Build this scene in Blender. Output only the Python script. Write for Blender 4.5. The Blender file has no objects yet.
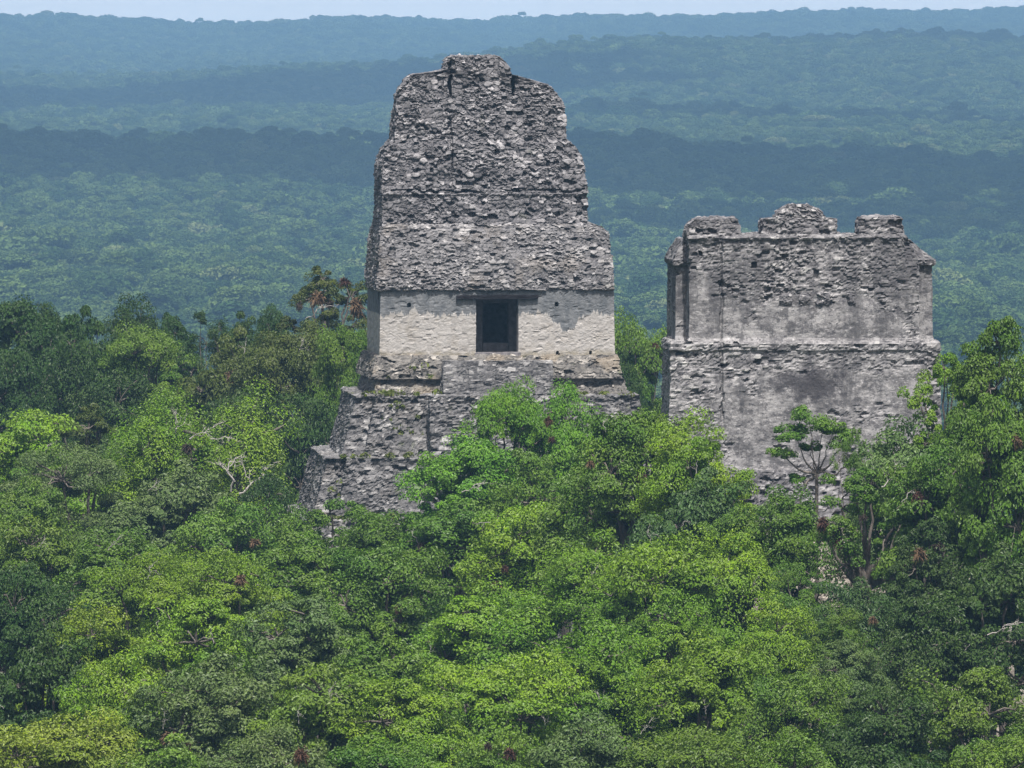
import bpy, math, random
import numpy as np
from mathutils import Vector, Matrix, Quaternion

# ------------------------------------------------------------------ camera, sky, sun, exposure
S = bpy.context.scene
COL = S.collection
W_, H_ = 1024, 768
FPX = 10500.0                 # focal length in pixels (a long telephoto)
CAMZ = 50.0
HORIZON = 2.0                 # image row of eye level
PITCH = math.atan((H_ / 2 - HORIZON) / FPX)

cam_d = bpy.data.cameras.new('camera')
cam_d.sensor_width = 36.0
cam_d.lens = FPX / W_ * 36.0
cam_d.clip_start = 1.0
cam_d.clip_end = 60000.0
cam = bpy.data.objects.new('camera', cam_d)
COL.objects.link(cam)
cam.location = (0, 0, CAMZ)
cam.rotation_euler = (math.pi / 2 - PITCH, 0, 0)
S.camera = cam

SUN_EL = math.radians(64)
SUN_H = Vector((0.16, -0.98, 0)).normalized()
sun_dir = Vector((SUN_H.x * math.cos(SUN_EL), SUN_H.y * math.cos(SUN_EL), math.sin(SUN_EL)))

wd = bpy.data.worlds.new('World')
S.world = wd
wd.use_nodes = True
nt = wd.node_tree
sky = nt.nodes.new('ShaderNodeTexSky')
sky.sky_type = 'NISHITA'
sky.sun_disc = False
sky.sun_elevation = SUN_EL
sky.sun_rotation = math.atan2(SUN_H.x, SUN_H.y)
sky.air_density = 1.2
sky.dust_density = 6.0
bg = nt.nodes['Background']
bg.inputs['Strength'].default_value = 0.09
nt.links.new(sky.outputs[0], bg.inputs['Color'])

sun_d = bpy.data.lights.new('sun', 'SUN')
sun_d.energy = 4.0
sun_d.angle = math.radians(0.5)
sun_d.color = (1.0, 0.972, 0.935)
sun = bpy.data.objects.new('sun', sun_d)
COL.objects.link(sun)
sun.rotation_euler = sun_dir.to_track_quat('Z', 'Y').to_euler()

S.view_settings.view_transform = 'Standard'
S.view_settings.look = 'None'
S.view_settings.exposure = 0.50
S.view_settings.gamma = 1.0
S.cycles.max_bounces = 5
S.cycles.diffuse_bounces = 2
S.cycles.glossy_bounces = 1
S.cycles.transmission_bounces = 3
S.cycles.volume_bounces = 0
S.cycles.use_denoising = True
S.cycles.use_adaptive_sampling = False

# ------------------------------------------------------------------ helpers
CP, SP = math.cos(PITCH), math.sin(PITCH)


def ray(px, py):
    a, b = (px - W_ / 2) / FPX, (H_ / 2 - py) / FPX
    return Vector((a, CP + SP * b, -SP + CP * b))


def at(px, py, Y):
    d = ray(px, py)
    return Vector((0, 0, CAMZ)) + d * (Y / d.y)


def tag(o, label=None, cat=None, group=None, kind=None):
    if label: o['label'] = label
    if cat: o['category'] = cat
    if group: o['group'] = group
    if kind: o['kind'] = kind
    return o


def empty(name, loc, rz=0):
    o = bpy.data.objects.new(name, None)
    o.empty_display_size = 1
    COL.objects.link(o)
    o.location = loc
    o.rotation_euler = (0, 0, rz)
    return o


def link(name, me, parent=None):
    o = bpy.data.objects.new(name, me)
    COL.objects.link(o)
    if parent is not None: o.parent = parent
    return o


def mesh_np(name, V, F, mat=None, smooth=False):
    """V (n,3); F: list of index arrays, each (m,k) with k = 3 or 4"""
    me = bpy.data.meshes.new(name)
    F = [np.asarray(f, dtype=np.int32) for f in (F if isinstance(F, list) else [F]) if len(f)]
    loops = np.concatenate([f.ravel() for f in F])
    tot = np.concatenate([np.full(len(f), f.shape[1], dtype=np.int32) for f in F])
    start = np.concatenate([[0], np.cumsum(tot)[:-1]]).astype(np.int32)
    me.vertices.add(len(V))
    me.vertices.foreach_set('co', np.asarray(V, dtype=np.float32).ravel())
    me.loops.add(len(loops))
    me.loops.foreach_set('vertex_index', loops)
    me.polygons.add(len(tot))
    me.polygons.foreach_set('loop_start', start)
    me.polygons.foreach_set('loop_total', tot)
    me.polygons.foreach_set('use_smooth', np.full(len(tot), smooth))
    me.update(calc_edges=True)
    me.validate()
    if mat: me.materials.append(mat)
    return me


def attr(me, name, vals, domain='POINT'):
    a = me.attributes.new(name, 'FLOAT', domain)
    a.data.foreach_set('value', np.asarray(vals, dtype=np.float32))


def hashf(i, j, k, seed):
    h = (i.astype(np.int64) * 73856093) ^ (j.astype(np.int64) * 19349663) ^ (k.astype(np.int64) * 83492791) ^ (seed * 2654435761)
    h = h & 0xFFFFFFFF
    h = ((h ^ (h >> 16)) * 0x45d9f3b) & 0xFFFFFFFF
    h = ((h ^ (h >> 16)) * 0x45d9f3b) & 0xFFFFFFFF
    h = h ^ (h >> 16)
    return (h & 0xFFFFFF) / float(0x1000000)


def vnoise(P, seed=0):
    I = np.floor(P).astype(np.int64)
    f = P - I
    f = f * f * (3 - 2 * f)
    out = 0
    for a in (0, 1):
        for b in (0, 1):
            for c in (0, 1):
                w = (f[:, 0] if a else 1 - f[:, 0]) * (f[:, 1] if b else 1 - f[:, 1]) * (f[:, 2] if c else 1 - f[:, 2])
                out = out + w * hashf(I[:, 0] + a, I[:, 1] + b, I[:, 2] + c, seed)
    return out


def fbm(P, octaves=4, seed=0):
    s, a, t = 0, 0.5, 0
    for o in range(octaves):
        s = s + a * vnoise(P * (2 ** o), seed + o)
        t += a
        a *= 0.5
    return s / t


def worley(P, seed=0):
    I = np.floor(P).astype(np.int64)
    n = len(P)
    F1 = np.full(n, 9.0); F2 = np.full(n, 9.0); ID = np.zeros(n)
    for a in (-1, 0, 1):
        for b in (-1, 0, 1):
            for c in (-1, 0, 1):
                i, j, k = I[:, 0] + a, I[:, 1] + b, I[:, 2] + c
                hx, hy, hz = hashf(i, j, k, seed + 1), hashf(i, j, k, seed + 2), hashf(i, j, k, seed + 3)
                d = np.sqrt((i + 0.15 + 0.7 * hx - P[:, 0]) ** 2 + (j + 0.15 + 0.7 * hy - P[:, 1]) ** 2 + (k + 0.15 + 0.7 * hz - P[:, 2]) ** 2)
                near = d < F1
                F2 = np.where(near, F1, np.minimum(F2, d))
                ID = np.where(near, hashf(i, j, k, seed + 7), ID)
                F1 = np.where(near, d, F1)
    return F1, F2, ID


def sstep(x, a, b):
    t = np.clip((x - a) / (b - a), 0, 1)
    return t * t * (3 - 2 * t)


class N:
    """a small node-tree writer"""
    def __init__(s, name):
        s.m = bpy.data.materials.new(name)
        s.m.use_nodes = True
        s.t = s.m.node_tree
        s.t.nodes.clear()
        s.out = s.t.nodes.new('ShaderNodeOutputMaterial')

    def n(s, typ, **kw):
        x = s.t.nodes.new('ShaderNode' + typ)
        for k, v in kw.items(): setattr(x, k, v)
        return x

    def put(s, sock, v):
        if isinstance(v, bpy.types.NodeSocket): s.t.links.new(v, sock)
        else: sock.default_value = v

    def math(s, op, a, b=0.0, c=None, clamp=False):
        x = s.n('Math', operation=op, use_clamp=clamp)
        s.put(x.inputs[0], a); s.put(x.inputs[1], b)
        if c is not None: s.put(x.inputs[2], c)
        return x.outputs[0]

    def mix(s, f, a, b, mode='MIX'):
        x = s.n('Mix', data_type='RGBA', blend_type=mode)
        s.put(x.inputs[0], f)
        s.put(x.inputs[6], a if isinstance(a, bpy.types.NodeSocket) else (*a, 1))
        s.put(x.inputs[7], b if isinstance(b, bpy.types.NodeSocket) else (*b, 1))
        return x.outputs[2]

    def noise(s, vec, scale, detail=4, rough=0.6):
        x = s.n('TexNoise')
        s.put(x.inputs['Vector'], vec)
        x.inputs['Scale'].default_value = scale
        x.inputs['Detail'].default_value = detail
        x.inputs['Roughness'].default_value = rough
        return x.outputs['Fac']

    def ramp(s, v, a, b):
        if a > b: return s.math('SUBTRACT', 1.0, s.ramp(v, b, a))
        x = s.n('MapRange', interpolation_type='SMOOTHSTEP')
        s.put(x.inputs['Value'], v)
        x.inputs['From Min'].default_value = a
        x.inputs['From Max'].default_value = b
        return x.outputs['Result']

    def attr(s, name, typ='GEOMETRY'):
        x = s.n('Attribute', attribute_name=name, attribute_type=typ)
        return x.outputs['Fac']

    def objco(s, scale=(1, 1, 1)):
        c = s.n('TexCoord').outputs['Object']
        m = s.n('Mapping')
        s.put(m.inputs['Vector'], c)
        m.inputs['Scale'].default_value = scale
        return m.outputs['Vector']

    def bsdf(s, color, rough=0.9, spec=0.2, bump=None, bstr=0.5, bdist=0.05):
        b = s.n('BsdfPrincipled')
        s.put(b.inputs['Base Color'], color if isinstance(color, bpy.types.NodeSocket) else (*color, 1))
        b.inputs['Roughness'].default_value = rough
        b.inputs['Specular IOR Level'].default_value = spec
        if bump is not None:
            bp = s.n('Bump')
            bp.inputs['Strength'].default_value = bstr
            bp.inputs['Distance'].default_value = bdist
            s.put(bp.inputs['Height'], bump)
            s.put(b.inputs['Normal'], bp.outputs[0])
        s.t.links.new(b.outputs[0], s.out.inputs['Surface'])
        return s.m


# ------------------------------------------------------------------ materials
def stone_material(name, dark, mid, light, lightness=0.5, moss=0.15, warm=0.0, streak=0.3):
    """weathered limestone masonry: every stone its own grey, black lichen in patches, a little moss"""
    k = N(name)
    co = k.objco()
    st = k.attr('stone')
    c = k.mix(k.ramp(st, 0.05, 0.75), dark, mid)
    c = k.mix(k.ramp(st, 0.95 - 0.3 * lightness, 1.0), c, light)
    patch = k.noise(co, 0.55, 6, 0.7)
    c = k.mix(k.math('MULTIPLY', k.ramp(patch, 0.46, 0.60), 0.8), c, dark)
    fine = k.noise(co, 5.0, 4, 0.75)
    c = k.mix(k.math('MULTIPLY', k.ramp(fine, 0.40, 0.62), 0.45), c, k.mix(0.5, mid, light))
    pale = k.noise(k.objco((1, 1, 1.6)), 1.3, 4, 0.7)
    c = k.mix(k.math('MULTIPLY', k.ramp(pale, 0.56, 0.68), 0.7), c, light)
    stv = k.noise(k.objco((2.2, 2.2, 0.12)), 1.0, 4, 0.6)
    c = k.mix(k.math('MULTIPLY', k.ramp(stv, 0.52, 0.70), streak), c, dark)
    if moss:
        ms = k.noise(co, 0.9, 5, 0.7)
        c = k.mix(k.math('MULTIPLY', k.ramp(ms, 0.60, 0.74), moss), c, (0.10, 0.12, 0.045))
    if warm:
        wm = k.noise(co, 0.5, 3, 0.6)
        c = k.mix(k.math('MULTIPLY', k.ramp(wm, 0.5, 0.65), warm), c, (0.42, 0.34, 0.24))
    return k.bsdf(c, 0.95, 0.1, bump=k.noise(co, 9.0, 4, 0.7), bstr=0.6, bdist=0.06)


M = {}
M['rubble'] = stone_material('rubble_stone', (0.050, 0.049, 0.054), (0.155, 0.150, 0.158), (0.43, 0.415, 0.42), 0.5, 0.22)
M['frieze'] = stone_material('frieze_stone', (0.055, 0.054, 0.059), (0.170, 0.165, 0.170), (0.46, 0.445, 0.44), 0.55, 0.2, 0.1)
M['terrace'] = stone_material('terrace_stone', (0.050, 0.049, 0.052), (0.138, 0.134, 0.136), (0.44, 0.43, 0.42), 0.5, 0.6, 0.05)
M['platform'] = stone_material('platform_stone', (0.050, 0.048, 0.048), (0.140, 0.132, 0.122), (0.45, 0.42, 0.38), 0.45, 0.55, 0.3)
M['rear'] = stone_material('rear_wall_stone', (0.085, 0.083, 0.088), (0.235, 0.228, 0.23), (0.48, 0.465, 0.45), 0.45, 0.08, 0.0, 0.45)
M['rear_base'] = stone_material('rear_base_stone', (0.052, 0.050, 0.056), (0.140, 0.135, 0.142), (0.47, 0.455, 0.45), 0.6, 0.2)
M['pale_base'] = stone_material('pale_terrace_stone', (0.14, 0.12, 0.10), (0.27, 0.24, 0.205), (0.48, 0.44, 0.39), 0.4, 0.3)


def wall_material():
    """temple wall: cleaned cream stone below, grey lime plaster above with a ragged edge"""
    k = N('temple_wall')
    co = k.objco()
    sp = k.n('SeparateXYZ'); k.put(sp.inputs[0], k.n('TexCoord').outputs['Object'])
    x, z = sp.outputs['X'], sp.outputs['Z']
    st = k.attr('stone')
    cream = k.mix(k.ramp(st, 0.0, 1.0), (0.36, 0.34, 0.322), (0.46, 0.437, 0.415))
    cream = k.mix(k.math('MULTIPLY', k.ramp(k.noise(co, 1.1, 5, 0.7), 0.48, 0.66), 0.5), cream, (0.31, 0.28, 0.24))
    cream = k.mix(k.math('MULTIPLY', k.ramp(k.noise(k.objco((3, 3, 7)), 1.3, 3, 0.7), 0.55, 0.65), 0.4), cream, (0.24, 0.22, 0.20))
    grey = k.mix(k.ramp(k.noise(k.objco((1.6, 1.6, 0.7)), 1.2, 5, 0.65), 0.35, 0.65), (0.125, 0.133, 0.142), (0.195, 0.20, 0.207))
    grey = k.mix(k.math('MULTIPLY', k.ramp(k.noise(co, 2.5, 4, 0.7), 0.60, 0.7), 0.5), grey, (0.36, 0.355, 0.345))
    # ragged boundary: height of the plaster's lower edge along the wall
    cx = k.n('CombineXYZ'); k.put(cx.inputs[0], x)
    e = k.math('MULTIPLY', k.math('SUBTRACT', k.noise(cx.outputs[0], 2.4, 4, 0.75), 0.5), 2.0)
    e = k.math('ADD', e, k.math('MULTIPLY', k.math('SUBTRACT', k.noise(cx.outputs[0], 0.5, 2, 0.5), 0.5), 1.3))
    dip = k.math('MAXIMUM', k.math('SUBTRACT', 1.0, k.math('MULTIPLY', k.math('ABSOLUTE', k.math('SUBTRACT', x, 3.85)), 0.85)), 0.0)
    e = k.math('SUBTRACT', k.math('ADD', e, 2.36), k.math('MULTIPLY', dip, 1.15))
    up = k.ramp(k.math('SUBTRACT', z, e), -0.04, 0.05)
    c = k.mix(up, cream, grey)
    foot = k.ramp(k.math('ADD', z, k.math('MULTIPLY', k.noise(co, 1.2, 4, 0.7), 1.0)), 0.85, 0.45)
    c = k.mix(k.math('MULTIPLY', foot, 0.6), c, (0.22, 0.19, 0.12))
    return k.bsdf(c, 0.92, 0.1, bump=k.noise(co, 7.0, 5, 0.7), bstr=0.6, bdist=0.05)


M['wall'] = wall_material()


def rear_material():
    """rear wall of the second temple: smooth grey-mauve plaster with black stains and white patches"""
    k = N('rear_wall_plaster')
    co = k.objco()
    sp = k.n('SeparateXYZ'); k.put(sp.inputs[0], k.n('TexCoord').outputs['Object'])
    x, z = sp.outputs['X'], sp.outputs['Z']
    st = k.attr('stone')
    c = k.mix(k.ramp(k.noise(k.objco((0.8, 0.8, 1.5)), 1.0, 7, 0.75), 0.36, 0.62), (0.128, 0.123, 0.126), (0.338, 0.327, 0.328))
    spk = k.noise(k.objco((3.5, 3.5, 7)), 1.0, 3, 0.7)
    c = k.mix(k.math('MULTIPLY', k.ramp(spk, 0.58, 0.66), 0.85), c, (0.47, 0.455, 0.455))
    c = k.mix(k.math('MULTIPLY', k.ramp(spk, 0.43, 0.36), 0.75), c, (0.065, 0.063, 0.07))
    c = k.mix(k.math('MULTIPLY', k.ramp(st, 0.80, 1.0), k.attr('rough')), c, (0.50, 0.49, 0.47))
    c = k.mix(k.math('MULTIPLY', k.math('MULTIPLY', k.ramp(st, 0.35, 0.0), k.attr('rough')), 0.85), c, (0.075, 0.075, 0.08))
    c = k.mix(k.math('MULTIPLY', k.ramp(k.noise(k.objco((1.4, 1.4, 3.0)), 1.0, 5, 0.75), 0.55, 0.68), 0.65), c, (0.48, 0.465, 0.455))
    # rain streaks from the top
    stv = k.noise(k.objco((0.9, 0.9, 0.13)), 1.0, 6, 0.72)
    top = k.ramp(z, 2.0, 9.5)
    c = k.mix(k.math('MULTIPLY', k.ramp(k.math('ADD', stv, k.math('MULTIPLY', k.ramp(z, 5.5, 9.5), 0.12)), 0.54, 0.68), 0.70), c, (0.085, 0.083, 0.088))
    # the big dark stain in the middle of the lower wall
    dx = k.math('MULTIPLY', k.math('SUBTRACT', x, 0.35), 0.40)
    dz = k.math('MULTIPLY', k.math('SUBTRACT', z, 4.05), 0.95)
    r = k.math('SQRT', k.math('ADD', k.math('MULTIPLY', dx, dx), k.math('MULTIPLY', dz, dz)))
    r = k.math('ADD', r, k.math('MULTIPLY', k.math('SUBTRACT', k.noise(co, 1.3, 5, 0.75), 0.5), 2.0))
    c = k.mix(k.math('MULTIPLY', k.ramp(r, 0.9, 0.45), 0.85), c, (0.045, 0.042, 0.048))
    blot = k.noise(co, 1.7, 5, 0.75)
    c = k.mix(k.math('MULTIPLY', k.ramp(k.math('ADD', blot, k.math('MULTIPLY', k.ramp(z, 5.0, 9.0), 0.04)), 0.53, 0.60), 0.68), c, (0.082, 0.079, 0.085))
    return k.bsdf(c, 0.93, 0.1, bump=k.noise(co, 6.0, 5, 0.7), bstr=0.7, bdist=0.06)


M['rear'] = rear_material()


def plain(name, col, var=0.35, scale=3.0):
    k = N(name)
    co = k.objco()
    c = k.mix(k.ramp(k.noise(co, scale, 4, 0.7), 0.3, 0.7), tuple(v * (1 - var) for v in col), tuple(min(1, v * (1 + var)) for v in col))
    return k.bsdf(c, 0.9, 0.1, bump=k.noise(co, scale * 4, 3, 0.6), bstr=0.4, bdist=0.03)


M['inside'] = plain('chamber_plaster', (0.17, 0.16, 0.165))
M['wood'] = plain('sapodilla_wood', (0.018, 0.016, 0.018))
M['bark'] = plain('bark', (0.125, 0.108, 0.094), 0.5, 1.5)
M['dead'] = plain('bleached_wood', (0.36, 0.335, 0.31), 0.35, 2.0)
k = N('bromeliad_leaf')
M['bromeliad'] = k.bsdf(k.mix(1.0, k.n('ObjectInfo').outputs['Color'], k.mix(k.noise(k.objco(), 4.0), (0.4, 0.4, 0.4), (1.6, 1.6, 1.6)), 'MULTIPLY'), 0.8, 0.1)


def leaf_material():
    k = N('leaf')
    oc = k.n('ObjectInfo').outputs['Color']
    hsv = k.n('HueSaturation')
    lv, cv = k.attr('lv'), k.attr('cv')
    k.put(hsv.inputs['Hue'], k.math('ADD', 0.5, k.math('MULTIPLY', k.math('SUBTRACT', cv, 0.5), -0.03)))
    k.put(hsv.inputs['Saturation'], k.math('ADD', 0.90, k.math('MULTIPLY', lv, 0.22)))
    k.put(hsv.inputs['Value'], k.math('ADD', 0.66, k.math('ADD', k.math('MULTIPLY', lv, 0.36), k.math('MULTIPLY', cv, 0.36))))
    k.put(hsv.inputs['Color'], oc)
    c = hsv.outputs[0]
    d = k.n('BsdfDiffuse'); k.put(d.inputs[0], c)
    t = k.n('BsdfTranslucent'); k.put(t.inputs[0], k.mix(1.0, c, (1.25, 1.3, 0.55), 'MULTIPLY'))
    m1 = k.n('MixShader'); m1.inputs[0].default_value = 0.24
    k.put(m1.inputs[1], d.outputs[0]); k.put(m1.inputs[2], t.outputs[0])
    g = k.n('BsdfGlossy'); g.inputs['Roughness'].default_value = 0.45
    m2 = k.n('MixShader'); m2.inputs[0].default_value = 0.02
    k.put(m2.inputs[1], m1.outputs[0]); k.put(m2.inputs[2], g.outputs[0])
    k.t.links.new(m2.outputs[0], k.out.inputs['Surface'])
    return k.m


M['leaf'] = leaf_material()


def forest_material():
    """far canopy: each crown its own green (per-instance random), patches of paler forest"""
    k = N('far_canopy')
    rnd = k.n('ObjectInfo').outputs['Random']
    pos = k.n('NewGeometry').outputs['Position']
    big = k.noise(pos, 0.004, 3, 0.5)
    v = k.math('ADD', k.math('MULTIPLY', rnd, 0.65), k.math('MULTIPLY', big, 0.5))
    c = k.mix(k.ramp(v, 0.15, 0.95), (0.040, 0.080, 0.026), (0.125, 0.185, 0.055))
    c = k.mix(k.math('MULTIPLY', k.ramp(rnd, 0.95, 1.0), 0.6), c, (0.23, 0.25, 0.11))
    lv = k.attr('lv')
    c = k.mix(1.0, c, k.mix(lv, (0.82, 0.82, 0.82), (1.18, 1.18, 1.18)), 'MULTIPLY')
    d = k.n('BsdfDiffuse'); k.put(d.inputs[0], c)
    t = k.n('BsdfTranslucent'); k.put(t.inputs[0], c)
    m1 = k.n('MixShader'); m1.inputs[0].default_value = 0.25
    k.put(m1.inputs[1], d.outputs[0]); k.put(m1.inputs[2], t.outputs[0])
    k.t.links.new(m1.outputs[0], k.out.inputs['Surface'])
    return k.m


M['forest'] = forest_material()
M['ground'] = plain('forest_floor', (0.050, 0.058, 0.026), 0.4, 0.2)


# ------------------------------------------------------------------ terrain
def ridge(x, y, yc, wf, wb, h):
    d = y - yc
    return h * np.exp(-np.where(d < 0, (d / wf) ** 2, (d / wb) ** 2))


def ground_z(x, y):
    """forest floor: the plaza hill in front, a plain 45 m lower behind it, low ridges across the plain"""
    x = np.asarray(x, float); y = np.asarray(y, float)
    z = -64 * sstep(y, 780, 1800)
    u = x / np.maximum(y, 1) / 0.0488          # -1 .. 1 across the view
    z = z + 5 * np.sin(x / 170 + y / 390) * sstep(y, 1700, 2600) * 0.7
    z = z + ridge(x, y, 5800 + 300 * np.sin(x / 210), 850, 850, 15 - 8 * u + 3.0 * np.sin(x / 70 + 1) + 1.8 * np.sin(x / 29))
    z = z + ridge(x, y, 7700 + 240 * np.sin(x / 300 + 1), 600, 600, 7 + 4 * np.sin(x / 90) + 2 * np.sin(x / 41))
    z = z + ridge(x, y, 10800 + 350 * np.sin(x / 500), 1600, 1800, 9 + 49 * sstep(u, -1.1, 0.6) + 4 * np.sin(x / 140) + 2.5 * np.sin(x / 57))
    z = z + ridge(x, y, 17800 + 500 * np.sin(x / 600), 3000, 2500, 64 + 20 * sstep(u, 0.0, 0.9) + 9 * np.exp(-((u + 0.3) / 0.16) ** 2) + 4 * np.sin(x / 170) + 2.5 * np.sin(x / 66))
    return z


ys = np.concatenate([np.linspace(-400, 1600, 60), np.linspace(1650, 11000, 150), np.linspace(11100, 21400, 90)])
us = np.linspace(-1, 1, 121)
YY, UU = np.meshgrid(ys, us, indexing='ij')
XX = UU * (600 + np.maximum(YY, 0) * 0.16)
ZZ = ground_z(XX, YY)
V = np.stack([XX, YY, ZZ], -1).reshape(-1, 3)
nr, nc = XX.shape
idx = np.arange(nr * nc).reshape(nr, nc)
Fq = np.stack([idx[:-1, :-1], idx[:-1, 1:], idx[1:, 1:], idx[1:, :-1]], -1).reshape(-1, 4)
g = link('ground', mesh_np('ground', V, Fq, M['ground'], True))
tag(g, kind='structure')


# ------------------------------------------------------------------ leaves and far canopy prototypes
def leaf_quads(rng, C, Nrm, size, elong=1.5):
    """one rhombic leaf per centre, facing its normal"""
    n = len(C)
    Nrm = Nrm / np.maximum(np.linalg.norm(Nrm, axis=1, keepdims=True), 1e-6)
    r = rng.normal(size=(n, 3))
    T = np.cross(Nrm, r); T /= np.maximum(np.linalg.norm(T, axis=1, keepdims=True), 1e-6)
    B = np.cross(Nrm, T)
    s = (size * rng.uniform(0.65, 1.35, n))[:, None]
    droop = Nrm * s * 0.22
    v0 = C - T * s * 0.5 * elong
    v1 = C - B * s * 0.42 + droop * 0.6
    v2 = C + T * s * 0.5 * elong - droop
    v3 = C + B * s * 0.42 + droop * 0.6
    Vv = np.stack([v0, v1, v2, v3], 1).reshape(-1, 3)
    return Vv, np.arange(n * 4).reshape(n, 4)


def sphere_dirs(rng, n, zmin=-1.0):
    z = rng.uniform(zmin, 1, n)
    a = rng.uniform(0, 2 * math.pi, n)
    r = np.sqrt(1 - z * z)
    return np.stack([r * np.cos(a), r * np.sin(a), z], 1)


def far_crown(seed):
    rng = np.random.default_rng(900 + seed)
    nl = 7 + seed % 4
    C, Nn = [], []
    for i in range(nl):
        a = 2 * math.pi * i / nl + rng.uniform(-.4, .4)
        rr = rng.uniform(0.15, 0.62) if i else 0
        c = np.array([rr * math.cos(a), rr * math.sin(a), rng.uniform(0.25, 0.62) - 0.25 * rr])
        d = sphere_dirs(rng, 150, -0.35)
        rad = rng.uniform(0.27, 0.44)
        p = c + d * rad * np.array([1, 1, 0.8]) * rng.uniform(0.82, 1.08, (150, 1))
        C.append(p); Nn.append(d + rng.normal(size=d.shape) * 0.45)
    C = np.concatenate(C); Nn = np.concatenate(Nn)
    Vv, Ff = leaf_quads(rng, C, Nn, 0.13, 1.25)
    me = mesh_np('far_crown', Vv, Ff, M['forest'])
    attr(me, 'lv', rng.uniform(0, 1, len(Ff)), 'FACE')
    return me


far_protos = []
for i in range(6):
    far_protos.append(bpy.data.objects.new('far_crown_shape', far_crown(i)))


def scatter_object(name, P, scale, rot, which):
    """ONE stuff object whose points carry crown meshes through geometry nodes"""
    me = bpy.data.meshes.new(name)
    me.vertices.add(len(P))
    me.vertices.foreach_set('co', np.asarray(P, np.float32).ravel())
    a = me.attributes.new('sc', 'FLOAT_VECTOR', 'POINT'); a.data.foreach_set('vector', np.asarray(scale, np.float32).ravel())
    attr(me, 'rz', rot)
    a = me.attributes.new('pick', 'INT', 'POINT'); a.data.foreach_set('value', np.asarray(which, np.int32))
    o = link(name, me)
    ng = bpy.data.node_groups.new(name, 'GeometryNodeTree')
    ng.interface.new_socket('Geometry', in_out='INPUT', socket_type='NodeSocketGeometry')
    ng.interface.new_socket('Geometry', in_out='OUTPUT', socket_type='NodeSocketGeometry')
    nd, lk = ng.nodes, ng.links
    gi, go = nd.new('NodeGroupInput'), nd.new('NodeGroupOutput')
    join = nd.new('GeometryNodeGeometryToInstance')
    for p in reversed(far_protos):
        oi = nd.new('GeometryNodeObjectInfo'); oi.inputs['Object'].default_value = p
        lk.new(oi.outputs['Geometry'], join.inputs[0])
    iop = nd.new('GeometryNodeInstanceOnPoints')
    iop.inputs['Pick Instance'].default_value = True
    lk.new(gi.outputs[0], iop.inputs['Points']); lk.new(join.outputs[0], iop.inputs['Instance'])

    def named(n, t, out):
        x = nd.new('GeometryNodeInputNamedAttribute'); x.data_type = t
        x.inputs['Name'].default_value = n
        return x.outputs['Attribute']
    lk.new(named('pick', 'INT', 0), iop.inputs['Instance Index'])
    lk.new(named('sc', 'FLOAT_VECTOR', 0), iop.inputs['Scale'])
    cx = nd.new('ShaderNodeCombineXYZ'); lk.new(named('rz', 'FLOAT', 0), cx.inputs['Z'])
    lk.new(cx.outputs[0], iop.inputs['Rotation'])
    lk.new(iop.outputs[0], go.inputs[0])
    md = o.modifiers.new('scatter', 'NODES'); md.node_group = ng
    return o


rng = np.random.default_rng(5)
PP, SS = [], []
for (y0, y1, area, cw) in ((1700, 3200, 72, 11.5), (3200, 5200, 85, 12.5), (5200, 8000, 125, 14), (8000, 12500, 220, 17), (12500, 17000, 420, 22), (17000, 19800, 560, 25)):
    tot = 0.110 * (y1 ** 2 - y0 ** 2)
    n = int(tot / area)
    y = np.sqrt(rng.uniform(y0 ** 2, y1 ** 2, n))
    x = y * rng.uniform(-0.110, 0.110, n)
    r = cw * 0.5 * np.clip(np.exp(rng.normal(0, 0.34, n)), 0.5, 2.1)
    big = rng.uniform(size=n) < 0.05
    r = np.where(big, r * 1.35, r)
    hgt = 17 + rng.normal(0, 3.4, n) + np.where(big, 4, 0)
    s = np.stack([r * 1.15, r * 1.15, r * rng.uniform(0.75, 1.1, n)], 1)
    z = ground_z(x, y) + hgt - s[:, 2]
    PP.append(np.stack([x, y, z], 1)); SS.append(s)
PP = np.concatenate(PP); SS = np.concatenate(SS)
far = scatter_object('far_forest', PP, SS, rng.uniform(0, 6.28, len(PP)), rng.integers(0, 6, len(PP)))
tag(far, kind='stuff')

# low leafy growth under the near trees
n = 4600
y = rng.uniform(385, 745, n); x = rng.uniform(-0.110, 0.110, n) * y
keep = ~((np.abs(x + 1) < 25) & (y > 566) & (y < 640)) & ~((np.abs(x - 14) < 17) & (y > 478) & (y < 530))
x, y = x[keep], y[keep]
s = rng.uniform(1.6, 3.4, len(x))
und = scatter_object('undergrowth', np.stack([x, y, ground_z(x, y) + rng.uniform(0, 11, len(x)) ** 1.0], 1), np.stack([s, s, s * 0.9], 1), rng.uniform(0, 6.28, len(x)), rng.integers(0, 6, len(x)))
tag(und, kind='stuff')

# ------------------------------------------------------------------ haze: one closed box of pale air
HZ = 0.86e-4
lo, hi = float(ZZ.min()) - 1.0, 72.0
x1, y0, y1 = 4100.0, -450.0, 21500.0
hv = np.array([[sx * x1, yy, zz] for zz in (lo, hi) for yy in (y0, y1) for sx in (-1, 1)])
hf = np.array([[0, 2, 3, 1], [4, 5, 7, 6], [0, 1, 5, 4], [2, 6, 7, 3], [0, 4, 6, 2], [1, 3, 7, 5]])
k = N('haze')
pv = k.n('VolumePrincipled')
pv.inputs['Color'].default_value = (0.36, 0.66, 1.0, 1)
pv.inputs['Density'].default_value = HZ
pv.inputs['Anisotropy'].default_value = 0.0
k.t.links.new(pv.outputs[0], k.out.inputs['Volume'])
hz = link('haze', mesh_np('haze', hv, hf, k.m))
tag(hz, kind='stuff')


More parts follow.
